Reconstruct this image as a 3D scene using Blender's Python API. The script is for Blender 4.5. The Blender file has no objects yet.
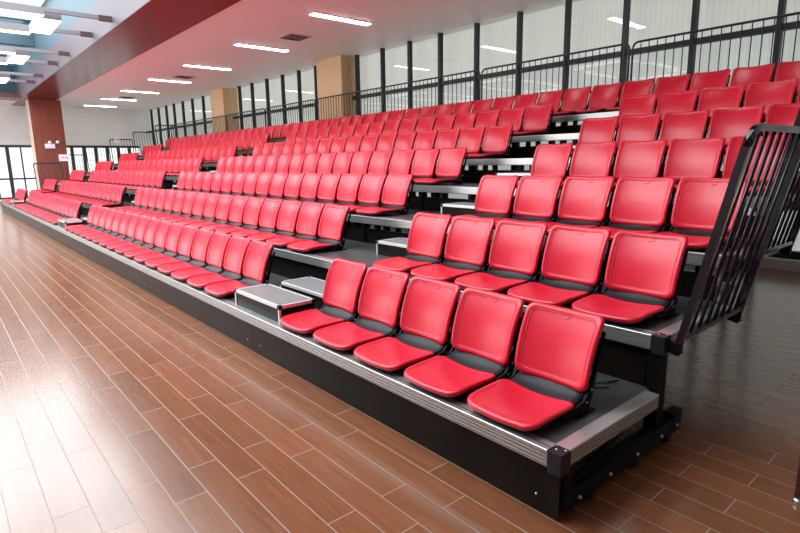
import bpy, bmesh, math, random
from mathutils import Vector, Matrix
random.seed(4)
S = bpy.context.scene
C = S.collection
PI = math.pi

# ------------------------------------------------------------------ camera
YAW, PITCH, ROLL, FPX = 0.8650, 0.1913, 0.0145, 541.6
CAM = (1.2075, -1.9454, 1.6144)
fwd = Vector((-math.sin(YAW) * math.cos(PITCH), math.cos(YAW) * math.cos(PITCH), -math.sin(PITCH)))
rgt = Vector((math.cos(YAW), math.sin(YAW), 0))
dwn = fwd.cross(rgt)
r2 = math.cos(ROLL) * rgt + math.sin(ROLL) * dwn
d2 = -math.sin(ROLL) * rgt + math.cos(ROLL) * dwn
cam = bpy.data.cameras.new('camera')
cam.sensor_width = 36
cam.lens = FPX / 800 * 36
cam.clip_start = 0.05
cam.clip_end = 300
co = bpy.data.objects.new('camera', cam)
C.objects.link(co)
m3 = Matrix((r2, -d2, -fwd)).transposed()
co.matrix_world = Matrix.Translation(CAM) @ m3.to_4x4()
S.camera = co

# ------------------------------------------------------------------ world, lights, exposure
S.view_settings.view_transform = 'Standard'
S.view_settings.look = 'None'
S.view_settings.gamma = 1
S.view_settings.use_curve_mapping = False
S.view_settings.exposure = 0.37
W = bpy.data.worlds.new('sky')
S.world = W
W.use_nodes = True
W.node_tree.nodes['Background'].inputs[0].default_value = (0.95, 0.975, 1.0, 1)
W.node_tree.nodes['Background'].inputs[1].default_value = 1.25

# dimensions of the place, metres
CEIL = 4.5
XF, XN = -31.0, 9.0          # far wall, near wall
YW, YB = -9.0, 7.4           # window side, glazed back wall
BEAM0, BEAM1 = 1.45, 2.70    # beam along the hall
ROOF = 6.6


def area(name, loc, rot, sx, sy, power, col):
    l = bpy.data.lights.new(name, 'AREA')
    l.shape = 'RECTANGLE'
    l.size = sx
    l.size_y = sy
    l.energy = power
    l.color = col
    o = bpy.data.objects.new(name, l)
    C.objects.link(o)
    o.location = loc
    o.rotation_euler = rot
    return o


SKY_COL = (0.86, 0.94, 1.0)
area('daylight_through_roof', (-15.0, -0.25, ROOF - 0.05), (0, 0, 0), 26.4, 2.9, 1100, SKY_COL)
area('added_roof_fill', (-15.0, -3.85, ROOF - 0.05), (0, 0, 0), 26.4, 4.2, 2400, SKY_COL)  # unseen brighter strip, added to keep the seats lit without more floor glare
area('daylight_through_side_windows', (-18.9, YW + 0.25, 2.1), (-PI / 2, 0, PI), 20, 3.4, 750, (0.95, 0.98, 1.0))

# ------------------------------------------------------------------ materials
MATS = {}


def mat(name, col, rough=0.5, metal=0.0, coat=0.0, spec=0.5, emit=None, es=0.0):
    m = bpy.data.materials.new(name)
    m.use_nodes = True
    p = m.node_tree.nodes['Principled BSDF']
    p.inputs['Base Color'].default_value = (*col, 1)
    p.inputs['Roughness'].default_value = rough
    p.inputs['Metallic'].default_value = metal
    p.inputs['Coat Weight'].default_value = coat
    p.inputs['Coat Roughness'].default_value = 0.08
    p.inputs['Specular IOR Level'].default_value = spec
    if emit:
        p.inputs['Emission Color'].default_value = (*emit, 1)
        p.inputs['Emission Strength'].default_value = es
    MATS[name] = m
    return m


def nd(m, t, **kw):
    n = m.node_tree.nodes.new(t)
    for k, v in kw.items():
        setattr(n, k, v)
    return n


def lk(m, a, b):
    m.node_tree.links.new(a, b)


def bsdf(m):
    return m.node_tree.nodes['Principled BSDF']


def noisy(m, c1, c2, scale, stretch=(1, 1, 1), lo=0.35, hi=0.65, detail=4):
    """two-tone noise colour in object space"""
    tc = nd(m, 'ShaderNodeTexCoord')
    mp = nd(m, 'ShaderNodeMapping')
    mp.inputs['Scale'].default_value = stretch
    nz = nd(m, 'ShaderNodeTexNoise')
    nz.inputs['Scale'].default_value = scale
    nz.inputs['Detail'].default_value = detail
    cr = nd(m, 'ShaderNodeValToRGB')
    cr.color_ramp.elements[0].position = lo
    cr.color_ramp.elements[0].color = (*c1, 1)
    cr.color_ramp.elements[1].position = hi
    cr.color_ramp.elements[1].color = (*c2, 1)
    lk(m, tc.outputs['Object'], mp.inputs[0])
    lk(m, mp.outputs[0], nz.inputs['Vector'])
    lk(m, nz.outputs['Fac'], cr.inputs[0])
    lk(m, cr.outputs[0], bsdf(m).inputs['Base Color'])
    return nz


def grain_bump(m, scale, strength, stretch=(1, 1, 1), dist=0.002):
    tc = nd(m, 'ShaderNodeTexCoord')
    mp = nd(m, 'ShaderNodeMapping')
    mp.inputs['Scale'].default_value = stretch
    nz = nd(m, 'ShaderNodeTexNoise')
    nz.inputs['Scale'].default_value = scale
    bp = nd(m, 'ShaderNodeBump')
    bp.inputs['Strength'].default_value = strength
    bp.inputs['Distance'].default_value = dist
    lk(m, tc.outputs['Object'], mp.inputs[0])
    lk(m, mp.outputs[0], nz.inputs['Vector'])
    lk(m, nz.outputs['Fac'], bp.inputs['Height'])
    lk(m, bp.outputs[0], bsdf(m).inputs['Normal'])


# seats
m = mat('red_plastic', (0.70, 0.010, 0.035), 0.33, spec=0.42)
noisy(m, (0.53, 0.006, 0.024), (0.60, 0.008, 0.030), 3)
grain_bump(m, 900, 0.08)
mat('red_line', (0.72, 0.05, 0.08), 0.4)
m = mat('black_plastic', (0.012, 0.012, 0.014), 0.45, spec=0.22)
grain_bump(m, 700, 0.1)
mat('black_metal', (0.004, 0.004, 0.005), 0.5, spec=0.08)
mat('screw_steel', (0.55, 0.55, 0.55), 0.3, 1.0)
# stand
m = mat('fascia_black', (0.008, 0.006, 0.005), 0.28, spec=0.10)
noisy(m, (0.006, 0.005, 0.004), (0.011, 0.008, 0.006), 4)
m = mat('deck_vinyl', (0.06, 0.06, 0.065), 0.4, spec=0.35)
noisy(m, (0.030, 0.030, 0.033), (0.065, 0.065, 0.068), 160, detail=6)
# brushed ribbed aluminium
m = mat('aluminium', (0.52, 0.51, 0.50), 0.36, 0.85)
tc = nd(m, 'ShaderNodeTexCoord')
mp = nd(m, 'ShaderNodeMapping')
mp.inputs['Scale'].default_value = (60, 60, 60)
nz = nd(m, 'ShaderNodeTexNoise')
nz.inputs['Scale'].default_value = 1.0
mr = nd(m, 'ShaderNodeMapRange')
mr.inputs['To Min'].default_value = 0.34
mr.inputs['To Max'].default_value = 0.40
lk(m, tc.outputs['Object'], mp.inputs[0])
lk(m, mp.outputs[0], nz.inputs['Vector'])
lk(m, nz.outputs['Fac'], mr.inputs['Value'])
lk(m, mr.outputs[0], bsdf(m).inputs['Roughness'])
m = mat('bright_trim', (0.66, 0.66, 0.65), 0.35, 0.5)
m = mat('step_top', (0.16, 0.16, 0.165), 0.45)
noisy(m, (0.10, 0.10, 0.105), (0.22, 0.22, 0.22), 220, detail=6)
mat('rail_black', (0.006, 0.005, 0.008), 0.14, spec=0.35)
mat('rail_grey', (0.013, 0.016, 0.023), 0.35, spec=0.35)
mat('mullion_grey', (0.015, 0.020, 0.031), 0.45, spec=0.35)
mat('window_frame_dark', (0.030, 0.034, 0.038), 0.45)
# room
m = mat('ceiling_paint', (0.92, 0.89, 0.89), 0.5)
m = mat('wall_paint', (0.76, 0.76, 0.75), 0.7)
noisy(m, (0.745, 0.745, 0.735), (0.775, 0.775, 0.765), 1.5)
m = mat('white_paint', (0.78, 0.78, 0.77), 0.6)
m = mat('skylight_paint', (0.034, 0.075, 0.100), 0.6)
m = mat('mauve_paint', (0.085, 0.064, 0.077), 0.6)
m = mat('beam_cladding', (0.13, 0.03, 0.026), 0.24, spec=0.5)
noisy(m, (0.10, 0.024, 0.021), (0.15, 0.034, 0.029), 5, (0.4, 9, 9))
m = mat('column_cladding', (0.22, 0.05, 0.03), 0.4)
noisy(m, (0.19, 0.045, 0.030), (0.26, 0.065, 0.042), 3, (9, 9, 0.6))
m = mat('beige_wood', (0.60, 0.40, 0.24), 0.45)
noisy(m, (0.62, 0.41, 0.22), (0.69, 0.47, 0.27), 3, (10, 10, 0.7))
m = mat('pale_wood', (0.66, 0.55, 0.43), 0.5)
mat('lamp_white', (0.9, 0.9, 0.9), 0.5, emit=(1.0, 0.97, 0.95), es=16.0)
mat('pendant_white', (0.9, 0.9, 0.9), 0.5, emit=(1.0, 0.98, 0.97), es=2.4)
mat('lamp_body', (0.18, 0.17, 0.185), 0.45)
mat('bracket_brown', (0.06, 0.03, 0.025), 0.5)
mat('vent_metal', (0.60, 0.55, 0.55), 0.5)
mat('vent_dark', (0.12, 0.08, 0.08), 0.6)
mat('sign_white', (0.82, 0.80, 0.84), 0.5)
mat('sign_grey', (0.35, 0.35, 0.42), 0.5)
mat('plinth', (0.62, 0.62, 0.62), 0.4)
mat('dark_wood', (0.06, 0.015, 0.012), 0.35)
mat('cable_black', (0.012, 0.012, 0.012), 0.5)

# vertical blinds: fine stripes
m = mat('blinds', (0.62, 0.65, 0.58), 0.7)
tc = nd(m, 'ShaderNodeTexCoord')
sp = nd(m, 'ShaderNodeSeparateXYZ')
mu = nd(m, 'ShaderNodeMath', operation='MULTIPLY')
mu.inputs[1].default_value = 2 * PI / 0.09
sn = nd(m, 'ShaderNodeMath', operation='SINE')
mx = nd(m, 'ShaderNodeMapRange')
mx.inputs['From Min'].default_value = -1
mx.inputs['From Max'].default_value = 1
cr = nd(m, 'ShaderNodeValToRGB')
cr.color_ramp.elements[0].position = 0.0
cr.color_ramp.elements[0].color = (0.655, 0.67, 0.62, 1)
cr.color_ramp.elements[1].position = 0.35
cr.color_ramp.elements[1].color = (0.71, 0.725, 0.67, 1)
lk(m, tc.outputs['Object'], sp.inputs[0])
lk(m, sp.outputs['X'], mu.inputs[0])
lk(m, mu.outputs[0], sn.inputs[0])
lk(m, sn.outputs[0], mx.inputs['Value'])
lk(m, mx.outputs[0], cr.inputs[0])
lk(m, cr.outputs[0], bsdf(m).inputs['Base Color'])
# thin fabric: daylight glows through it
tl = nd(m, 'ShaderNodeBsdfTranslucent')
lk(m, cr.outputs[0], tl.inputs[0])
bm_ = nd(m, 'ShaderNodeMixShader')
bm_.inputs[0].default_value = 0.38
lk(m, bsdf(m).outputs[0], bm_.inputs[1])
lk(m, tl.outputs[0], bm_.inputs[2])
lk(m, bm_.outputs[0], m.node_tree.nodes['Material Output'].inputs[0])

# thin window glass: clear with a fresnel mirror
m = bpy.data.materials.new('glass')
m.use_nodes = True
MATS['glass'] = m
nt = m.node_tree
nt.nodes.remove(nt.nodes['Principled BSDF'])
tr = nd(m, 'ShaderNodeBsdfTransparent')
tr.inputs[0].default_value = (0.97, 0.98, 0.97, 1)
gl = nd(m, 'ShaderNodeBsdfGlossy')
gl.inputs['Roughness'].default_value = 0.01
lw = nd(m, 'ShaderNodeLayerWeight')
lw.inputs[0].default_value = 0.5
fp = nd(m, 'ShaderNodeMath', operation='POWER')
fp.inputs[1].default_value = 4.0
fr = nd(m, 'ShaderNodeMath', operation='MULTIPLY_ADD')
fr.inputs[1].default_value = 0.45
fr.inputs[2].default_value = 0.04
lk(m, lw.outputs['Facing'], fp.inputs[0])
lk(m, fp.outputs[0], fr.inputs[0])
mxs = nd(m, 'ShaderNodeMixShader')
lk(m, fr.outputs[0], mxs.inputs[0])
lk(m, tr.outputs[0], mxs.inputs[1])
lk(m, gl.outputs[0], mxs.inputs[2])
lk(m, mxs.outputs[0], nt.nodes['Material Output'].inputs[0])

# wood-look plank tiles
m = mat('floor_tile', (0.3, 0.12, 0.05), 0.2, spec=0.5)
p = bsdf(m)
tc = nd(m, 'ShaderNodeTexCoord')
mp = nd(m, 'ShaderNodeMapping')
mp.inputs['Location'].default_value = (0.687, 0.0, 0)
bk = nd(m, 'ShaderNodeTexBrick')
bk.offset = 0.699
bk.offset_frequency = 2
bk.squash = 1
bk.inputs['Scale'].default_value = 1
bk.inputs['Mortar Size'].default_value = 0.0028
bk.inputs['Mortar Smooth'].default_value = 0.1
bk.inputs['Brick Width'].default_value = 0.886
bk.inputs['Row Height'].default_value = 0.157
bk.inputs['Color1'].default_value = (0.0, 0.0, 0.0, 1)
bk.inputs['Color2'].default_value = (1, 1, 1, 1)
bk.inputs['Mortar'].default_value = (0.5, 0.5, 0.5, 1)
lk(m, tc.outputs['Object'], mp.inputs[0])
lk(m, mp.outputs[0], bk.inputs['Vector'])
gm = nd(m, 'ShaderNodeMapping')
gm.inputs['Scale'].default_value = (1.3, 22, 1)
lk(m, tc.outputs['Object'], gm.inputs[0])
# shift the grain from tile to tile
ad = nd(m, 'ShaderNodeVectorMath', operation='MULTIPLY_ADD')
ad.inputs[1].default_value = (13, 7, 0)
lk(m, bk.outputs['Color'], ad.inputs[0])
lk(m, gm.outputs[0], ad.inputs[2])
gn = nd(m, 'ShaderNodeTexNoise')
gn.inputs['Scale'].default_value = 1.6
gn.inputs['Detail'].default_value = 7
gn.inputs['Roughness'].default_value = 0.65
gn.inputs['Distortion'].default_value = 0.7
lk(m, ad.outputs[0], gn.inputs['Vector'])
cr = nd(m, 'ShaderNodeValToRGB')
e = cr.color_ramp.elements
e[0].position = 0.30
e[0].color = (0.140, 0.048, 0.019, 1)
e[1].position = 0.72
e[1].color = (0.215, 0.080, 0.034, 1)
lk(m, gn.outputs['Fac'], cr.inputs[0])
tint = nd(m, 'ShaderNodeMix', data_type='RGBA', blend_type='MULTIPLY')
tint.inputs['Factor'].default_value = 1
tr2 = nd(m, 'ShaderNodeValToRGB')
tr2.color_ramp.elements[0].color = (0.86, 0.84, 0.82, 1)
tr2.color_ramp.elements[1].color = (1.08, 1.06, 1.04, 1)
lk(m, bk.outputs['Color'], tr2.inputs[0])
lk(m, cr.outputs[0], tint.inputs[6])
lk(m, tr2.outputs[0], tint.inputs[7])
gx = nd(m, 'ShaderNodeMix', data_type='RGBA')
gx.inputs[7].default_value = (0.20, 0.15, 0.12, 1)
lk(m, bk.outputs['Fac'], gx.inputs[0])
lk(m, tint.outputs[2], gx.inputs[6])
lk(m, gx.outputs[2], p.inputs['Base Color'])
rr = nd(m, 'ShaderNodeMapRange')
rr.inputs['To Min'].default_value = 0.19
rr.inputs['To Max'].default_value = 0.6
lk(m, bk.outputs['Fac'], rr.inputs['Value'])
lk(m, rr.outputs[0], p.inputs['Roughness'])
p.inputs['IOR'].default_value = 1.75
bp = nd(m, 'ShaderNodeBump')
bp.inputs['Strength'].default_value = 0.25
bp.inputs['Distance'].default_value = 0.001
bp.invert = True
lk(m, bk.outputs['Fac'], bp.inputs['Height'])
lk(m, bp.outputs[0], p.inputs['Normal'])


# ------------------------------------------------------------------ mesh helpers
class MB:
    """collects shapes for ONE mesh object"""

    def __init__(self):
        self.bm = bmesh.new()
        self.mats = []

    def mi(self, name):
        if name not in self.mats:
            self.mats.append(name)
        return self.mats.index(name)

    def box(self, x0, x1, y0, y1, z0, z1, m, bev=0.0, mtx=None):
        i = self.mi(m)
        t = bmesh.new()
        vs = [t.verts.new((x, y, z)) for x in (x0, x1) for y in (y0, y1) for z in (z0, z1)]
        for f in ((0, 1, 3, 2), (4, 6, 7, 5), (0, 4, 5, 1), (2, 3, 7, 6), (0, 2, 6, 4), (1, 5, 7, 3)):
            t.faces.new([vs[k] for k in f])
        bmesh.ops.recalc_face_normals(t, faces=t.faces)
        if bev > 0:
            bmesh.ops.bevel(t, geom=list(t.edges), offset=bev, segments=2, profile=0.7, affect='EDGES')
        self._merge(t, i, mtx)
        return self

    def _merge(self, t, i, mtx=None, smooth=False):
        if mtx is not None:
            t.transform(mtx)
        for f in t.faces:
            f.material_index = i
            f.smooth = smooth
        me = bpy.data.meshes.new('tmp')
        t.to_mesh(me)
        self.bm.from_mesh(me)
        bpy.data.meshes.remove(me)
        t.free()

    def tube(self, pts, r, m, n=8, flat=None, caps=True):
        """tube along points; flat=(w,h) makes a rectangular bar section"""
        i = self.mi(m)
        pts = [Vector(p) for p in pts]
        t = bmesh.new()
        rings = []
        up0 = Vector((0, 0, 1))
        for k, p in enumerate(pts):
            a = pts[max(k - 1, 0)]
            b = pts[min(k + 1, len(pts) - 1)]
            d = (b - a).normalized()
            u = up0 if abs(d.dot(up0)) < 0.98 else Vector((0, 1, 0))
            s = d.cross(u).normalized()
            u = s.cross(d).normalized()
            if flat:
                w, h = flat
                ring = [t.verts.new(p + s * (w / 2) * sx + u * (h / 2) * sz) for sx, sz in ((1, 1), (-1, 1), (-1, -1), (1, -1))]
            else:
                ring = [t.verts.new(p + (s * math.cos(2 * PI * j / n) + u * math.sin(2 * PI * j / n)) * r) for j in range(n)]
            rings.append(ring)
        for a, b in zip(rings, rings[1:]):
            L = len(a)
            for j in range(L):
                t.faces.new((a[j], a[(j + 1) % L], b[(j + 1) % L], b[j]))
        if caps:
            t.faces.new(rings[0])
            t.faces.new(rings[-1])
        bmesh.ops.recalc_face_normals(t, faces=t.faces)
        self._merge(t, i, None, smooth=not flat)
        return self

    def cyl(self, c, axis, r, h, m, n=14):
        c = Vector(c)
        a = Vector(axis).normalized() * h / 2
        return self.tube([c - a, c + a], r, m, n)

    def prism(self, poly, x0, x1, m, axis='x'):
        """extrude a closed polygon of (a, b) along an axis"""
        i = self.mi(m)
        t = bmesh.new()

        def P(a, b, s):
            return {'x': (s, a, b), 'y': (a, s, b), 'z': (a, b, s)}[axis]
        lo = [t.verts.new(P(a, b, x0)) for a, b in poly]
        hi = [t.verts.new(P(a, b, x1)) for a, b in poly]
        L = len(poly)
        for j in range(L):
            t.faces.new((lo[j], lo[(j + 1) % L], hi[(j + 1) % L], hi[j]))
        t.faces.new(lo)
        t.faces.new(hi)
        bmesh.ops.recalc_face_normals(t, faces=t.faces)
        self._merge(t, i)
        return self

    def build(self, name, parent=None, loc=None):
        me = bpy.data.meshes.new(name)
        self.bm.to_mesh(me)
        self.bm.free()
        for n_ in self.mats:
            me.materials.append(MATS[n_])
        o = bpy.data.objects.new(name, me)
        C.objects.link(o)
        if parent:
            o.parent = parent
        if loc:
            o.location = loc
        return o


def tag(o, label=None, cat=None, group=None, kind=None):
    if label:
        o['label'] = label
    if cat:
        o['category'] = cat
    if group:
        o['group'] = group
    if kind:
        o['kind'] = kind
    return o


def empty(name, loc, label=None, cat=None, group=None, kind=None, rz=0):
    o = bpy.data.objects.new(name, None)
    C.objects.link(o)
    o.empty_display_size = 0.1
    o.location = loc
    o.rotation_euler = (0, 0, rz)
    return tag(o, label, cat, group, kind)


def copy_tree(o, parent=None):
    c = o.copy()
    C.objects.link(c)
    c.parent = parent
    for ch in [k for k in o.children]:
        copy_tree(ch, c)
    return c


def struct(o, label=None):
    o['kind'] = 'structure'
    if label:
        o['label'] = label
    return o


def sq(r=0.0):
    return r


# ------------------------------------------------------------------ the room
b = MB()
b.box(XF, XN, YW, YB + 0.3, -0.1, 0.0, 'floor_tile')
struct(b.build('floor'), 'brown wood-look plank tile floor with pale joints')

# ceiling: pale slab above the stand (right of the beam), second slab by the window side
b = MB()
b.box(XF, XN, BEAM1, YB + 0.3, CEIL, CEIL + 0.15, 'ceiling_paint')
struct(b.build('ceiling'), 'pale ceiling above the stand with rows of strip lights')
b = MB()
b.box(XF, XN, YW, -6.0, CEIL, CEIL + 0.15, 'ceiling_paint')
b.box(XF, -28.5, -6.0, BEAM0, CEIL + 0.0, CEIL + 0.15, 'ceiling_paint')
b.box(0.0, XN, -6.0, BEAM0, CEIL + 0.0, CEIL + 0.15, 'ceiling_paint')
struct(b.build('ceiling_side'), 'pale ceiling around the roof light')

# beam clad in dark red boards, and its cross piece at the far end of the roof light
b = MB()
b.box(XF, XN, BEAM0, BEAM1, CEIL - 0.02, CEIL + 0.14, 'beam_cladding')
struct(b.build('trim_1'), 'dark red glossy clad beam running along the hall')
b = MB()
b.box(-28.5, -27.3, -6.0, BEAM0 - 0.002, CEIL - 0.02, CEIL + 0.14, 'beam_cladding')
struct(b.build('trim_2'), 'dark red clad cross beam beside the far column')
# roof light well
b = MB()
b.box(-28.5, 0.0, BEAM0 - 0.012, BEAM0 - 0.001, CEIL - 0.02, CEIL + 0.14, 'mauve_paint')
b.box(-28.5, 0.0, BEAM0, BEAM0 + 0.1, CEIL + 0.14, CEIL + 0.75, 'mauve_paint')
b.box(-28.5, 0.0, BEAM0 + 0.1, BEAM0 + 0.2, CEIL + 0.14, ROOF, 'skylight_paint')
b.box(-28.5, 0.0, BEAM0, BEAM0 + 0.1, CEIL + 0.75, ROOF, 'skylight_paint')
b.box(-28.5, 0.0, -6.1, -6.0, CEIL, ROOF, 'skylight_paint')
b.box(-28.6, -28.5, -6.1, BEAM0 + 0.1, CEIL + 0.15, ROOF, 'skylight_paint')
b.box(0.0, 0.1, -6.1, BEAM0 + 0.1, CEIL + 0.15, ROOF, 'skylight_paint')
struct(b.build('wall_skylight'), 'pale blue sides of the roof light well')
for k in range(3):
    x = -27.4 + 2.5 * k
    b = MB()
    b.box(x - 0.12, x + 0.12, -6.0, BEAM0, 5.75, ROOF, 'skylight_paint')
    struct(b.build('trim_%d' % (3 + k)), 'pale blue cross fin in the roof light')
b = MB()
b.box(-28.6, 0.1, -6.1, BEAM0 + 0.2, ROOF, ROOF + 0.02, 'glass')
struct(b.build('window_3'), 'roof light glazing')

# far wall: painted band above, strip of windows below
b = MB()
WZ0, WZ1, WY1 = 0.12, 2.66, 6.95
b.box(XF - 0.2, XF, YW, YB + 0.3, WZ1 + 0.22, CEIL + 0.1, 'wall_paint')
b.box(XF - 0.2, XF + 0.04, YW, YB + 0.3, WZ1, WZ1 + 0.22, 'white_paint')
b.box(XF - 0.2, XF, YW, YB + 0.3, 0, WZ0, 'white_paint')
b.box(XF - 0.2, XF, WY1, YB + 0.3, WZ0, WZ1, 'white_paint')
struct(b.build('wall_far'), 'pale grey far wall above a strip of windows')
wf = MB()
y = -8.7
k = 0
while y < WY1 + 0.01:
    if y < 2.4:
        w = 0.075 if k % 2 == 0 else 0.03
    else:
        w = 0.075
    wf.box(XF - 0.10, XF + 0.02, y - w, y + w if y < WY1 - .1 else y, WZ0, WZ1, 'window_frame_dark')
    y += 0.54
    k += 1
wf.box(XF - 0.10, XF + 0.03, YW, WY1, WZ1 - 0.12, WZ1, 'window_frame_dark')
wf.box(XF - 0.10, XF + 0.03, YW, WY1, 1.02, 1.10, 'window_frame_dark')
wf.box(XF - 0.10, XF + 0.03, YW, WY1, WZ0, WZ0 + 0.07, 'window_frame_dark')
w1 = struct(wf.build('window_1'), 'strip of bright windows in dark frames on the far wall')
g = MB()
g.box(XF - 0.06, XF - 0.05, YW, WY1, WZ0, WZ1, 'glass')
g.build('window_glass', w1)

# near wall and window-side wall
b = MB()
b.box(XN, XN + 0.2, YW, YB + 0.3, 0, CEIL + 0.1, 'wall_paint')
struct(b.build('wall_near'), 'pale grey near wall')
b = MB()
b.box(XF, XN, YW - 0.2, YW, 0, 0.4, 'wall_paint')
b.box(XF, XN, YW - 0.2, YW, 3.8, CEIL + 0.1, 'wall_paint')
b.box(-8.5, XN, YW - 0.2, YW, 0.4, 3.8, 'wall_paint')
for k in range(6):
    x = -30.9 + 3.98 * k
    b.box(x - 0.1, x + 0.1, YW - 0.2, YW, 0.4, 3.8, 'wall_paint')
struct(b.build('wall_window_side'), 'pale grey wall with tall windows')
b = MB()
b.box(XF, -8.5, YW - 0.12, YW - 0.11, 0.4, 3.8, 'glass')
struct(b.build('window_2'), 'tall side windows')

# glazed back wall: blinds behind panes between dark mullions
b = MB()
i_ = b.mi('blinds')
vs_ = [b.bm.verts.new(c_) for c_ in ((XF, YB + 0.25, 0), (XN, YB + 0.25, 0), (XN, YB + 0.25, CEIL + 0.1), (XF, YB + 0.25, CEIL + 0.1))]
b.bm.faces.new(vs_)
struct(b.build('wall_back'), 'pale grey green blinds behind the glazed back wall')
MX = [-29.5, -28.3, -27.1, -26.0, -24.8, -23.6, -22.35, -21.1, -18.75, -17.7, -16.55, -15.45, -14.4, -13.4, -11.3,
      -10.2, -9.15, -8.1, -7.0, -5.88, -4.8, -3.68, -2.57, -1.43, -0.3, 0.8, 1.9, 3.0, 4.1, 5.2, 6.3, 7.4, 8.5]
cur = empty('window_4', (0, 0, 0), kind='structure')
cur['label'] = 'glazed back wall behind the top row with slim dark mullions'
for x in MX:
    x = 1.2 - (1.2 - x) * 1.012
    mm = MB()
    mm.box(x - 0.036, x + 0.036, YB - 0.05, YB + 0.06, 0.2, CEIL, 'mullion_grey')
    mm.build('mullion', cur)
g = MB()
g.box(XF, XN, YB, YB + 0.012, 0.2, CEIL, 'glass')
g.build('window_glass', cur)
mm = MB()
mm.box(XF, XN, YB - 0.03, YB + 0.06, 3.34, 3.43, 'mullion_grey')
mm.build('transom', cur)
mm = MB()
mm.box(XF, XN, YB - 0.05, YB + 0.06, 0.15, 0.26, 'mullion_grey')
mm.build('sill_frame', cur)
b = MB()
b.box(XF, XN, YB - 0.2, YB + 0.22, 0, 0.15, 'plinth', 0.004)
struct(b.build('baseboard_back'), 'pale kerb under the glazed back wall')

# columns
b = MB()
b.box(-28.45, -27.52, 1.70, 2.90, 0, CEIL - 0.02, 'pale_wood')
colm = struct(b.build('trim_20'), 'square column faced with brown boards at the far end')
f = MB()
f.box(-27.52, -27.5, 1.70, 2.90, 0, CEIL - 0.02, 'column_cladding')
f.build('cladding_panel', colm)
for i, (x0, x1) in enumerate(((-12.93, -11.68), (-20.9, -19.65))):
    b = MB()
    b.box(x0, x1, 7.02, YB + 0.2, 0, CEIL, 'beige_wood')
    struct(b.build('trim_%d' % (21 + i)), 'beige wood clad column behind the top row, %s' % ('nearer of the two' if i == 0 else 'farther of the two'))

# ------------------------------------------------------------------ the stand
D, RISE, Z1, L = 0.9473, 0.3228, 0.3428, 24.4
NT = 7
ORD = ['first', 'second', 'third', 'fourth', 'fifth', 'sixth', 'seventh', 'eighth', 'ninth', 'tenth', 'eleventh', 'twelfth',
       'thirteenth', 'fourteenth', 'fifteenth', 'sixteenth']
NOS = 0.085


def ribbed(n, h, d, z):
    """section (depth, height) of a ribbed nosing, front towards -"""
    pts = [(d, z), (0.002, z), (0.0, z - 0.002)]
    step = (h - 0.012) / n
    zz = z - 0.006
    for k in range(n):
        pts += [(0.0, zz - step * 0.55), (0.009, zz - step * 0.66), (0.009, zz - step * 0.92), (0.0, zz - step)]
        zz -= step
    pts += [(0.004, z - h), (d, z - h)]
    return pts


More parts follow.
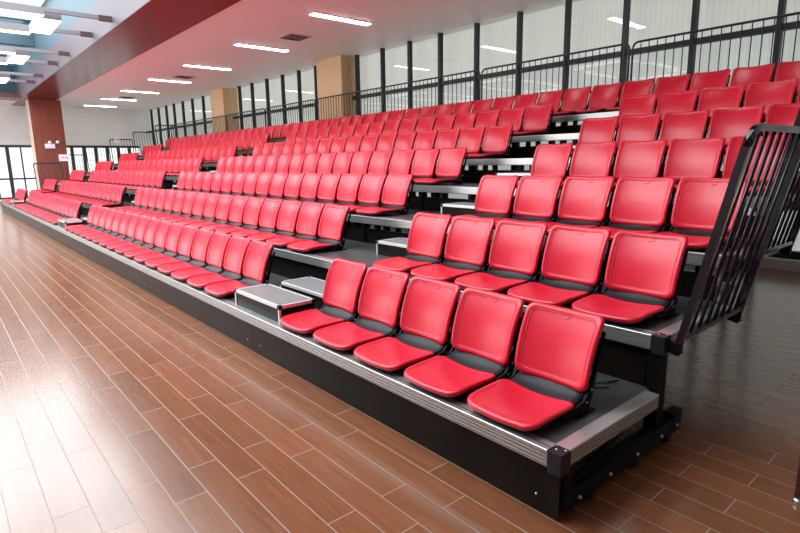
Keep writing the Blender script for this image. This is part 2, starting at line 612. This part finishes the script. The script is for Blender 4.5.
for r in range(NT):
    z = Z1 + RISE * r
    y0 = D * r
    yn = D * (r + 1) + 0.06 if r < NT - 1 else D * (r + 1)
    nm = 'lowest' if r == 0 else ('topmost' if r == NT - 1 else ORD[r])
    t = empty('bleacher_tier', (-L / 2, y0, 0),
              '%s long black platform of the stand with silver nosing%s' % (nm, ', its front face on the floor' if r == 0 else ''),
              'bleacher platform', 'platforms of the stand')
    X0, X1 = -L / 2, L / 2
    b = MB()
    b.box(X0 + 0.02, X1 - 0.06, 0.05, yn - y0, z - 0.03, z - 0.001, 'deck_vinyl')
    b.build('deck', t)
    b = MB()
    b.prism([(a - 0.02, c) for a, c in ribbed(4, NOS, 0.075, z)], X0 + 0.06, X1 - 0.06, 'aluminium', 'x')
    b.box(X0 + 0.06, X1 - 0.06, 0.012, 0.016, z, z + 0.0015, 'black_plastic')
    b.build('nosing', t)
    # ribbed trim along both open ends
    for sx in (1, -1):
        b = MB()
        pl = [(sx * (X1 + 0.01 - a), c) for a, c in ribbed(4, NOS, 0.075, z)]
        b.prism(pl, 0.045, min(yn - y0, D - 0.02), 'aluminium', 'y')
        b.build('end_trim', t)
        b = MB()
        b.box(sx * X1 - 0.05, sx * X1 + 0.05 - (0.03 if sx > 0 else 0), -0.028, 0.05, z - 0.10, z + 0.004, 'black_plastic', 0.006)
        for qx, qy in ((-0.03, 0.01), (0.005, 0.03)):
            b.cyl((sx * X1 + qx, qy, z + 0.005), (0, 0, 1), 0.006, 0.004, 'screw_steel')
        b.build('corner_cap', t)
    if r == 0:
        nP = 8
        for k in range(nP):
            xa = X0 + L / nP * k
            b = MB()
            b.box(xa + 0.002, xa + L / nP - 0.002, 0.0, 0.02, 0.012, z - NOS, 'fascia_black', 0.0015)
            for q in (0.12, L / nP - 0.12):
                b.cyl((xa + q, -0.001, 0.09), (0, 1, 0), 0.006, 0.006, 'screw_steel', 8)
            b.build('fascia_panel', t)
    else:
        b = MB()
        lo = z - RISE - 0.04
        hi = z - NOS - (0.065 if r > 1 else 0.02)
        b.box(X0 + 0.05, X1 - 0.10, 0.03, 0.06, lo, hi, 'fascia_black')
        b.box(X0 + 0.05, X1 - 0.10, 0.02, 0.07, hi - 0.012, hi, 'black_metal')
        b.build('riser_panel', t)
        # small blocks that hold the nosing above the riser panel
        b = MB()
        lo2, hi2 = hi - 0.01, z - NOS + 0.01
        poly = [(X0 + 0.1, lo2)]
        top = [(X0 + 0.1, lo2 + 0.006)]
        xx = X0 + 0.25
        kk = 0
        while xx < X1 - 0.2:
            top += [(xx - 0.025, lo2 + 0.006), (xx - 0.025, hi2), (xx + 0.025, hi2), (xx + 0.025, lo2 + 0.006)]
            xx += 0.17 if kk % 2 == 0 else 0.43
            kk += 1
        top.append((X1 - 0.15, lo2 + 0.006))
        b.prism([(X1 - 0.15, lo2)] + poly + top, 0.022, 0.078, 'black_metal', 'y')
        b.build('nosing_bracket', t)
    # posts and floor rails with wheels
    for k in range(9):
        ins = 0.04 if r < 2 else 1.25
        xp = X1 - ins - (L - 2 * ins) / 8 * k
        if r > 0:
            b = MB()
            b.box(xp - 0.04, xp + 0.03, 0.01, 0.10, 0.02, z - NOS, 'black_metal', 0.004)
            b.build('post', t)
            b = MB()
            b.box(xp - 0.02, xp + 0.02, -0.15 if r > 1 else -0.72, 0.30, 0.055 + 0.0, 0.135, 'black_metal', 0.004)
            b.build('floor_rail', t)
    if r == 0:
        for sx in (1, -1):
            b = MB()
            xe = sx * (X1 - 0.012)
            b.box(xe - 0.028, xe + 0.028, 0.02, 1.20, 0.045, 0.135, 'black_metal', 0.004)
            b.box(xe - 0.030, xe + 0.030, 1.12, 1.24, 0.040, 0.165, 'black_metal', 0.006)
            for yy in (0.14, 0.42, 0.7, 0.98, 1.18):
                b.cyl((xe + sx * 0.032, yy, 0.078), (1, 0, 0), 0.009, 0.010, 'vent_metal', 10)
            b.build('floor_rail', t)
            for yy in (0.28, 0.72, 1.1):
                b = MB()
                b.cyl((xe - sx * 0.0, yy, 0.045), (1, 0, 0), 0.045, 0.05, 'black_plastic', 18)
                b.build('wheel', t)
            b = MB()
            b.box(xe - 0.03, xe + 0.02, 0.022, 0.10, 0.135, z - NOS, 'black_metal', 0.004)
            b.build('post', t)
            b = MB()
            b.tube([(xe, 0.10, 0.14), (xe, 0.60, z - NOS - 0.0)], 0.01, 'black_metal', flat=(0.012, 0.03))
            b.build('brace', t)

# loose cable ends lying on the lowest deck near the open end
b = MB()
b.tube([(-0.33, 0.70, Z1 + 0.004), (-0.27, 0.74, Z1 + 0.006), (-0.22, 0.80, Z1 + 0.005), (-0.27, 0.86, Z1 + 0.005), (-0.2, 0.88, Z1 + 0.03)], 0.004, 'cable_black', 6)
b.tube([(-0.36, 0.78, Z1 + 0.004), (-0.30, 0.80, Z1 + 0.006), (-0.25, 0.87, Z1 + 0.005), (-0.22, 0.90, Z1 + 0.01)], 0.004, 'cable_black', 6)
tag(b.build('loose_cable'), 'thin black cable ends lying on the lowest deck near its open end', 'cable')


# ------------------------------------------------------------------ step boxes in the aisles
def make_step(w):
    t = empty('step_box', (0, 0, 0))
    h, d = 0.145, 0.34
    b = MB()
    b.box(-w / 2 + 0.006, w / 2 - 0.006, 0.006, d - 0.006, 0.0, h - 0.012, 'fascia_black')
    b.build('box_body', t)
    b = MB()
    b.box(-w / 2 + 0.02, w / 2 - 0.02, 0.02, d - 0.02, h - 0.012, h - 0.001, 'step_top')
    b.build('tread', t)
    b = MB()
    q = 0.024
    b.box(-w / 2, w / 2, 0, q, h - 0.028, h, 'bright_trim', 0.003)
    b.box(-w / 2, w / 2, d - q, d, h - 0.028, h, 'bright_trim', 0.003)
    b.box(-w / 2, -w / 2 + q, q, d - q, h - 0.028, h, 'bright_trim', 0.003)
    b.box(w / 2 - q, w / 2, q, d - q, h - 0.028, h, 'bright_trim', 0.003)
    for sx in (-1, 1):
        b.box(sx * (w / 2 - 0.010) - 0.010, sx * (w / 2 - 0.010) + 0.010, 0.0, 0.02, 0, h - 0.028, 'bright_trim', 0.002)
    b.build('edge_frame', t)
    for sx in (-1, 1):
        for yy in (0.014, d - 0.014):
            b = MB()
            b.box(sx * (w / 2 - 0.014) - 0.017, sx * (w / 2 - 0.014) + 0.017, yy - 0.017, yy + 0.017, h - 0.032, h + 0.002, 'black_plastic', 0.004)
            b.build('corner_cap', t)
    return t


AIS = [(-3.05, 'nearest'), (-12.17, 'middle'), (-21.35, 'farthest')]
s_wide = make_step(0.84)
s_nar = make_step(0.62)
first = True
for ai, (ax, an) in enumerate(AIS):
    for r in range(6):
        for fb in ((0, 1) if r == 0 else (1,)):
            src = s_wide if r == 0 else s_nar
            if src.get('label'):
                o = copy_tree(src)
            else:
                o = src
            z = Z1 + RISE * r
            x = ax
            if r > 0:
                x = ax + 0.15
            o.location = (x, D * r + (0.04 if fb == 0 else (0.50 if r == 0 else 0.55)), z)
            row = 'lowest' if r == 0 else ORD[r]
            o['label'] = 'black step box with silver edges on the %s platform%s, %s aisle' % (
                row, (', front one' if fb == 0 else ', rear one') if r == 0 else '', an)
            o['category'] = 'step'
            o['group'] = 'step boxes in the aisles'


# ------------------------------------------------------------------ the seat
def rr_ring(hw, hh, rad, n=6):
    pts = []
    for cx, cy, a0 in ((hw - rad, hh - rad, 0), (-hw + rad, hh - rad, 90), (-hw + rad, -hh + rad, 180), (hw - rad, -hh + rad, 270)):
        for k in range(n + 1):
            a = math.radians(a0 + 90 * k / n)
            pts.append((cx + rad * math.cos(a), cy + rad * math.sin(a)))
        # edge midpoints for bending
    out = []
    for i in range(len(pts)):
        a, c = pts[i], pts[(i + 1) % len(pts)]
        out.append(a)
        dd = math.hypot(a[0] - c[0], a[1] - c[1])
        if dd > 0.06:
            for q in (1 / 6, 2 / 6, 3 / 6, 4 / 6, 5 / 6):
                out.append((a[0] + (c[0] - a[0]) * q, a[1] + (c[1] - a[1]) * q))
    return out


def pad(name, hw, hh, rad, profile, mapf, m, parent, extra=None):
    """shell of nested rounded rectangles; profile = list of (inset, height); mapf(u, v, h) -> xyz"""
    bm = bmesh.new()
    base = rr_ring(hw, hh, rad)
    rings = []
    for ins, h in profile:
        sx = (hw - ins) / hw
        sy = (hh - ins) / hh
        rings.append([bm.verts.new(mapf(u * sx, v * sy, h)) for u, v in base])
    n = len(base)
    for a, c in zip(rings, rings[1:]):
        for j in range(n):
            f = bm.faces.new((a[j], a[(j + 1) % n], c[(j + 1) % n], c[j]))
            f.smooth = True
    for ring, h in ((rings[-1], profile[-1][1]), (rings[0], profile[0][1])):
        cv = bm.verts.new(mapf(0, 0, h))
        for j in range(n):
            f = bm.faces.new((ring[j], ring[(j + 1) % n], cv))
            f.smooth = True
    bmesh.ops.recalc_face_normals(bm, faces=bm.faces)
    me = bpy.data.meshes.new(name)
    bm.to_mesh(me)
    bm.free()
    me.materials.append(MATS[m])
    o = bpy.data.objects.new(name, me)
    C.objects.link(o)
    o.parent = parent
    return o


SW = 0.232          # half width of a seat
BH = 0.205          # half height of the back pad
LEAN = math.radians(20)


def back_map(u, v, h):
    # v up along the back, h towards the sitter (-y); concave across, slight belly lengthways
    cc = 0.040 * (u / SW) ** 2 - 0.024 * (v / BH) ** 2 + 0.006
    wid = 1.0 + 0.02 * (v / BH)
    hh_ = h + cc
    s = v + BH
    y = 0.46 + s * math.sin(LEAN) - hh_ * math.cos(LEAN)
    z = 0.088 + s * math.cos(LEAN) + hh_ * math.sin(LEAN)
    return (u * wid, y, z)


PD = 0.185          # half depth of the pan


def pan_map(u, v, h):
    # v towards the back; dished across, front edge rolls down
    t = (v + PD) / (2 * PD)
    zz = 0.020 * (u / SW) ** 2 * (0.3 + 0.7 * t) - 0.016 * max(0, 0.35 - t) ** 2 / 0.1225
    zz += -0.008 * t
    wid = 1.0 - 0.05 * (1 - t)
    ys = -0.060 + (v + PD) + (0.022 * (u / SW) ** 2 if t < 0.5 else 0.018 * (u / SW) ** 2 * (t - 0.5) * 2)
    return (u * wid, ys + 0.036, 0.067 + zz + h)


def line_tube(pts, mapf, h, m, name_b, r=0.0028):
    name_b.tube([mapf(u, v, h) for u, v in pts], r, m, 5)


def make_seat():
    t = empty('stadium_seat', (0, 0, 0))
    prof = [(0.05, 0.0), (0.008, 0.0), (0.0, 0.004), (0.0, 0.010), (0.0035, 0.018), (0.009, 0.0235), (0.016, 0.0262), (0.024, 0.0268), (0.031, 0.0245), (0.036, 0.0217), (0.045, 0.021), (0.08, 0.0208), (0.12, 0.0206), (0.16, 0.0205), (0.19, 0.0205)]
    bk_ = pad('backrest', SW, BH, 0.050, prof, back_map, 'red_plastic', t)
    # embossed line with the dip in its top edge
    lb = MB()
    rg = rr_ring(SW - 0.036, BH - 0.036, 0.03)
    path = []
    top = BH - 0.036
    for (u, v) in rg:
        path.append((u, v))
    # rebuild: go round, replacing the straight top run with a dip
    right_top = [(u, v) for u, v in rg if not (abs(v - top) < 1e-5 and abs(u) < SW - 0.036 - 0.031)]
    # order: rg starts at the right end of the top-right corner arc and runs counter-clockwise
    k0 = max(i for i, (u, v) in enumerate(right_top) if v > 0 and u > 0 and i < len(rg) // 3)
    dip = []
    rad = 0.026
    dip.append((0.05, top))
    for a in range(0, 181, 20):
        th = math.radians(a)
        dip.append((rad * math.cos(th) * 1.15, top - rad * math.sin(th)))
    dip.append((-0.05, top))
    loop = right_top[:k0 + 1] + dip + right_top[k0 + 1:]
    loop.append(loop[0])
    line_tube(loop, back_map, 0.0220, 'red_line', lb)
    line_tube([(rad * 1.05, top - 0.003), (0, top + 0.003), (-rad * 1.05, top - 0.003)], back_map, 0.0218, 'red_line', lb, 0.0020)
    lb.build('embossed_line', bk_)
    prof2 = [(0.05, -0.022), (0.022, -0.021), (0.012, -0.014), (0.008, -0.002), (0.03, -0.0005)]
    pad('back_shell', SW, BH, 0.050, prof2, back_map, 'black_plastic', t)
    # dark curved lower shell between pan and back
    bm = bmesh.new()
    prof3 = [(0.31, 0.040), (0.36, 0.046), (0.405, 0.054), (0.445, 0.074), (0.475, 0.115), (0.50, 0.16), (0.515, 0.155), (0.49, 0.10), (0.455, 0.050), (0.40, 0.032), (0.36, 0.026), (0.31, 0.024)]
    NX = 9
    grid = []
    for i in range(NX):
        u = -1 + 2 * i / (NX - 1)
        grid.append([bm.verts.new((u * 0.205, yy, zz + 0.016 * u * u)) for yy, zz in prof3])
    for i in range(NX - 1):
        for j in range(len(prof3)):
            j2 = (j + 1) % len(prof3)
            f = bm.faces.new((grid[i][j], grid[i][j2], grid[i + 1][j2], grid[i + 1][j]))
            f.smooth = True
    bm.faces.new(grid[0])
    bm.faces.new(grid[-1])
    bmesh.ops.recalc_face_normals(bm, faces=bm.faces)
    me = bpy.data.meshes.new('lower_shell')
    bm.to_mesh(me)
    bm.free()
    me.materials.append(MATS['black_plastic'])
    o = bpy.data.objects.new('lower_shell', me)
    C.objects.link(o)
    o.parent = t
    # pan
    prof = [(0.05, -0.030), (0.016, -0.030), (0.003, -0.020), (0.0, -0.008), (0.003, 0.0), (0.012, 0.004), (0.024, 0.004), (0.032, 0.001), (0.045, 0.0), (0.08, -0.001), (0.12, -0.002), (0.16, -0.002)]
    pn = pad('seat_pan', SW, PD, 0.062, prof, pan_map, 'red_plastic', t)
    prof2 = [(0.08, -0.047), (0.035, -0.045), (0.018, -0.037), (0.016, -0.028), (0.05, -0.027)]
    pad('pan_shell', SW, PD, 0.062, prof2, pan_map, 'black_plastic', t)
    # side arms: bent black straps joining pan, back and foot
    for s in (-1, 1):
        b = MB()
        x = s * 0.222
        poly = [(0.20, 0.045), (0.34, 0.052), (0.415, 0.070), (0.458, 0.115), (0.515, 0.25), (0.575, 0.40), (0.588, 0.395),
                (0.538, 0.25), (0.495, 0.11), (0.475, 0.045), (0.43, 0.020), (0.36, 0.016), (0.22, 0.030)]
        b.prism(poly, x - 0.007, x + 0.007, 'black_metal', 'x')
        b.cyl((x + s * 0.008, 0.475, 0.115), (1, 0, 0), 0.008, 0.006, 'screw_steel', 8)
        b.cyl((x + s * 0.008, 0.435, 0.055), (1, 0, 0), 0.008, 0.006, 'screw_steel', 8)
        b.build('side_arm', t)
        b = MB()
        b.box(x - 0.03, x + 0.02, 0.34, 0.50, 0.0, 0.008, 'black_metal', 0.002)
        b.box(x - 0.012, x + 0.012, 0.36, 0.46, 0.0, 0.055, 'black_metal', 0.003)
        b.cyl((x - 0.018, 0.36, 0.010), (0, 0, 1), 0.007, 0.005, 'screw_steel', 8)
        b.cyl((x - 0.018, 0.48, 0.010), (0, 0, 1), 0.007, 0.005, 'screw_steel', 8)
        b.build('foot_bracket', t)
    return t


proto = make_seat()
used = False


def place_seat(x, r, label, group):
    global used
    o = copy_tree(proto) if used else proto
    used = True
    o.location = (x, D * r, Z1 + RISE * r)
    o['label'] = label
    o['category'] = 'seat'
    o['group'] = group


ROWN = ['front row', 'second row', 'third row', 'fourth row', 'fifth row', 'sixth row', 'top row']
BL = [('nearest block', -0.367, 5), ('second block', -3.92, 16), ('third block', -12.98, 16), ('farthest block', -22.03, 5)]
for r in range(6):
    for bn, xs, n in BL:
        for k in range(n):
            if k == 0:
                w = 'rightmost red plastic seat in the %s of the %s' % (ROWN[r], bn)
            elif k == n - 1:
                w = 'leftmost red plastic seat in the %s of the %s' % (ROWN[r], bn)
            else:
                w = 'red plastic seat, %s from the right in the %s of the %s' % (ORD[k], ROWN[r], bn)
            place_seat(xs - 0.5 * k, r, w, 'red seats in the %s of the stand' % ROWN[r])


def ordinal(n):
    if n <= 16:
        return ORD[n - 1]
    tens = {2: 'twenty', 3: 'thirty', 4: 'forty'}
    tensth = {20: 'twentieth', 30: 'thirtieth', 40: 'fortieth'}
    if n in (17, 18, 19):
        return {17: 'seventeenth', 18: 'eighteenth', 19: 'nineteenth'}[n]
    if n in tensth:
        return tensth[n]
    return tens[n // 10] + '-' + ORD[n % 10 - 1]


for k in range(48):
    if k == 0:
        w = 'rightmost red plastic seat in the unbroken top row'
    elif k == 47:
        w = 'leftmost red plastic seat in the unbroken top row'
    else:
        w = 'red plastic seat, %s from the right in the unbroken top row' % ordinal(k + 1)
    place_seat(-0.367 - 0.5 * k, 6, w, 'red seats in the top row of the stand')


# ------------------------------------------------------------------ railings
def arc_pts(c, r, a0, a1, n=6):
    return [(c[0] + r * math.cos(math.radians(a0 + (a1 - a0) * k / n)), c[1] + r * math.sin(math.radians(a0 + (a1 - a0) * k / n))) for k in range(n + 1)]


def make_back_rail(w):
    t = empty('guard_rail', (0, 0, 0))
    h, R = 1.075, 0.09
    b = MB()
    pr = [(-w / 2, 0.0), (-w / 2, h - R)] + arc_pts((-w / 2 + R, h - R), R, 180, 90) + arc_pts((w / 2 - R, h - R), R, 90, 0) + [(w / 2, 0.0)]
    b.tube([(a, 0, c) for a, c in pr], 0.017, 'rail_grey', 8)
    b.build('rail_frame', t)
    b = MB()
    b.tube([(-w / 2, 0, 0.09), (w / 2, 0, 0.09)], 0.013, 'rail_grey', 6)
    b.build('bottom_rail', t)
    n = int(round(w / 0.125))
    for k in range(1, n):
        x = -w / 2 + w * k / n
        b = MB()
        b.tube([(x, 0, 0.09), (x, 0, h - 0.005)], 0.008, 'rail_grey', 6)
        b.build('baluster', t)
    return t


br = make_back_rail(2.98)
for k in range(8):
    o = br if k == 0 else copy_tree(br)
    o.location = (-0.12 - 1.525 - 3.035 * k, 6.52, Z1 + 6 * RISE)
    o['label'] = 'dark grey barred guard rail panel behind the top row, %s from the right' % ORD[k]
    if k == 0:
        o['label'] = 'dark grey barred guard rail panel behind the top row, at its right end'
    if k == 7:
        o['label'] = 'dark grey barred guard rail panel behind the top row, at its left end'
    o['category'] = 'railing'
    o['group'] = 'guard rails behind the top row'


LEANX = 0.245


def make_end_rail(s, mname):
    """end guard panel standing on the side edge of one platform and leaning outwards; s=+1 near end"""
    t = empty('end_railing', (0, 0, 0))
    h, w, R = 1.14, 0.88, 0.09

    def P(y, z):
        return (s * (0.0 + LEANX * z / h), y, z)
    b = MB()
    pr = [(0, -0.04), (0, h - R)] + arc_pts((R, h - R), R, 180, 90) + arc_pts((w - 0.03, h - 0.03), 0.03, 90, 0, 3) + [(w, -0.04)]
    b.tube([P(a, c) for a, c in pr], 0.02, mname, flat=(0.026, 0.036) if s > 0 else (0.03, 0.04))
    b.build('rail_frame', t)
    b = MB()
    b.tube([P(0.0, 0.06), P(w, 0.06)], 0.01, mname, flat=(0.028, 0.028))
    b.build('bottom_rail', t)
    for k in range(1, 8):
        y = w * k / 8
        b = MB()
        b.tube([P(y, 0.06), P(y, h - 0.01)], 0.010, mname, 8)
        b.build('baluster', t)
    for yy in (0.0, w):
        b = MB()
        b.box(-0.05 * s if s > 0 else -0.02, 0.02 if s > 0 else 0.05, yy - 0.02, yy + 0.02, -0.03, 0.03, 'black_metal', 0.004)
        b.build('mounting_bracket', t)
    return t


for s, nm_, xx in ((1, 'near', 0.065), (-1, 'far', -L - 0.065)):
    er = make_end_rail(s, 'rail_black' if s > 0 else 'rail_grey')
    for r in range(1, 7):
        o = er if r == 1 else copy_tree(er)
        o.location = (xx, D * r + (0.03 if s > 0 else 0.27), Z1 + RISE * r - 0.055)
        lv = 'topmost' if r == 6 else ORD[r]
        o['label'] = 'black barred railing leaning outwards on the %s platform at the %s end of the stand' % (lv, nm_)
        o['category'] = 'railing'
        o['group'] = 'end railings, %s end' % nm_

# pale notice plates on the far end railings
for i, (yy, zz, lb_) in enumerate(((2.12, 1.97, 'small white notice plate with grey print on the far railing beside the brown column'),
                                   (4.25, 2.70, 'small white notice plate on a far end railing in front of the pale wall'))):
    b = MB()
    b.box(-24.60, -24.585, yy - 0.02, yy + 0.36 if i == 0 else yy + 0.14, zz - 0.14, zz + 0.12, 'sign_white')
    if i == 0:
        for q in range(4):
            b.box(-24.585, -24.583, yy + 0.05 + 0.07 * q, yy + 0.09 + 0.07 * q, zz - 0.05, zz + 0.04, 'sign_grey')
    else:
        b.box(-24.585, -24.583, yy + 0.03, yy + 0.10, zz - 0.05, zz + 0.03, 'sign_grey')
    tag(b.build('notice_plate'), lb_, 'sign')

# emergency light on the brown column
t = empty('emergency_light', (-27.49, 2.3, 2.55), 'white twin head emergency light on the brown far column', 'light')
b = MB()
b.box(0, 0.06, -0.22, 0.16, -0.14, 0.06, 'sign_white', 0.01)
b.build('lamp_housing', t)
for yy, zz in ((-0.02, 0.11), (0.28, 0.13)):
    b = MB()
    b.cyl((0.06, yy, zz), (1, 0, 0), 0.07, 0.08, 'sign_white', 14)
    b.tube([(0.02, yy, zz), (0.02, 0.05, 0.0)], 0.012, 'lamp_body', 6)
    b.build('lamp_head', t)


# ------------------------------------------------------------------ ceiling strip lights and air vents
def make_strip():
    t = empty('ceiling_light', (0, 0, 0))
    b = MB()
    b.box(-0.10, 0.10, -0.72, 0.72, -0.018, 0.0, 'white_paint', 0.004)
    b.build('lamp_housing', t)
    b = MB()
    b.box(-0.085, 0.085, -0.70, 0.70, -0.026, -0.016, 'lamp_white')
    b.build('diffuser', t)
    return t


st = make_strip()
LX = [5.3, 1.85, -1.6, -5.05, -8.52, -12.03, -15.6, -19.0, -22.6, -25.8, -29.2]  # first two are unseen extras, added to brighten the near floor
for k, x in enumerate(LX):
    o = st if k == 0 else copy_tree(st)
    o.location = (x, 4.87, CEIL)
    if k == 0:
        o['label'] = 'white strip light added out of view in the ceiling beyond the open end'
    else:
        o['label'] = 'white strip light in the pale ceiling, %s back from the near end' % ORD[k]
    o['category'] = 'ceiling light'
    o['group'] = 'strip lights above the stand'


def make_vent():
    t = empty('air_vent', (0, 0, 0))
    b = MB()
    b.box(-0.30, 0.30, -0.30, 0.30, -0.012, 0.0, 'vent_metal', 0.003)
    b.build('vent_frame', t)
    for q in range(4):
        a = 0.24 - 0.055 * q
        b = MB()
        for x0, x1, y0, y1 in ((-a, a, -a, -a + 0.022), (-a, a, a - 0.022, a), (-a, -a + 0.022, -a, a), (a - 0.022, a, -a, a)):
            b.box(x0, x1, y0, y1, -0.022, -0.008, 'vent_dark')
        b.build('louvre', t)
    return t


ve = make_vent()
for k, (x, y) in enumerate(((-10.55, 4.95), (-17.9, 4.95), (-24.9, 4.95))):
    o = ve if k == 0 else copy_tree(ve)
    o.location = (x, y, CEIL)
    o['label'] = 'square ceiling air vent, %s' % ('nearest, largest looking of the three' if k == 0 else ('middle one of the three' if k == 1 else 'farthest of the three'))
    o['category'] = 'air vent'
    o['group'] = 'ceiling air vents'


# ------------------------------------------------------------------ ring pendants under the roof light, each on two bars
def make_pendant():
    t = empty('ring_pendant', (0, 0, 0))
    # stepped hexagonal ring, seen from below; extent +-1.9 in y, +-0.85 in x
    # straight pieces offset sideways like a stepped outline: (x0, y0), (x1, y1), width
    segs = [((-0.72, 2.10), (0.72, 2.10), 0.40), ((-0.72, -2.10), (0.72, -2.10), 0.40)]
    for sx in (-1, 1):
        segs += [((sx * 0.92, 1.95), (sx * 0.92, 0.95), 0.26), ((sx * 1.12, 1.10), (sx * 1.12, -1.10), 0.22),
                 ((sx * 0.92, -0.95), (sx * 0.92, -1.95), 0.26)]
    hs = MB()
    df = MB()
    for (x0, y0), (x1, y1), w in segs:
        if abs(x1 - x0) > abs(y1 - y0):
            a = (min(x0, x1), max(x0, x1), y0 - w / 2, y0 + w / 2)
        else:
            a = (x0 - w / 2, x0 + w / 2, min(y0, y1), max(y0, y1))
        hs.box(a[0], a[1], a[2], a[3], 0.012, 0.13, 'lamp_body')
        df.box(a[0] + 0.004, a[1] - 0.004, a[2] + 0.004, a[3] - 0.004, 0.0, 0.014, 'pendant_white')
    hs.build('lamp_housing', t)
    df.build('diffuser', t)
    for xx in (-0.9, 0.9):
        b = MB()
        b.box(xx - 0.035, xx + 0.035, -2.0, 3.22 - 0.28, 0.10, 0.18, 'lamp_body')
        b.build('support_bar', t)
        b = MB()
        b.box(xx - 0.035, xx + 0.035, 3.22 - 0.28, 3.2, 0.08, 0.19, 'bracket_brown')
        b.build('bar_bracket', t)
    return t


pe = make_pendant()
for k, x in enumerate((-8.3, -12.95, -17.6, -22.3)):
    o = pe if k == 0 else copy_tree(pe)
    o.location = (x, -1.77, 4.52)
    nmx = ['nearest of the four', 'second of the four', 'third of the four', 'farthest of the four'][k]
    o['label'] = 'white ring lamp on pale bars under the roof light, %s' % nmx
    o['category'] = 'pendant light'
    o['group'] = 'ring lamps under the roof light'

# ------------------------------------------------------------------ stool at the right edge: only one leg foot shows
t = empty('wooden_stool', (0.84, 1.10, 0), 'dark wooden stool on the tiles beyond the right edge of the stand', 'stool')
b = MB()
b.box(-0.2, 0.2, -0.16, 0.2, 0.44, 0.475, 'dark_wood', 0.008)
b.build('seat', t)
for qx, qy in ((-0.17, -0.13), (0.17, -0.13), (-0.17, 0.17), (0.17, 0.17)):
    b = MB()
    b.box(qx - 0.017, qx + 0.017, qy - 0.017, qy + 0.017, 0.03, 0.44, 'dark_wood', 0.003)
    lg = b.build('leg', t)
    b = MB()
    b.cyl((qx, qy, 0.012), (0, 0, 1), 0.026, 0.024, 'screw_steel', 12)
    b.cyl((qx, qy, 0.03), (0, 0, 1), 0.016, 0.02, 'screw_steel', 12)
    b.build('foot_glide', lg)
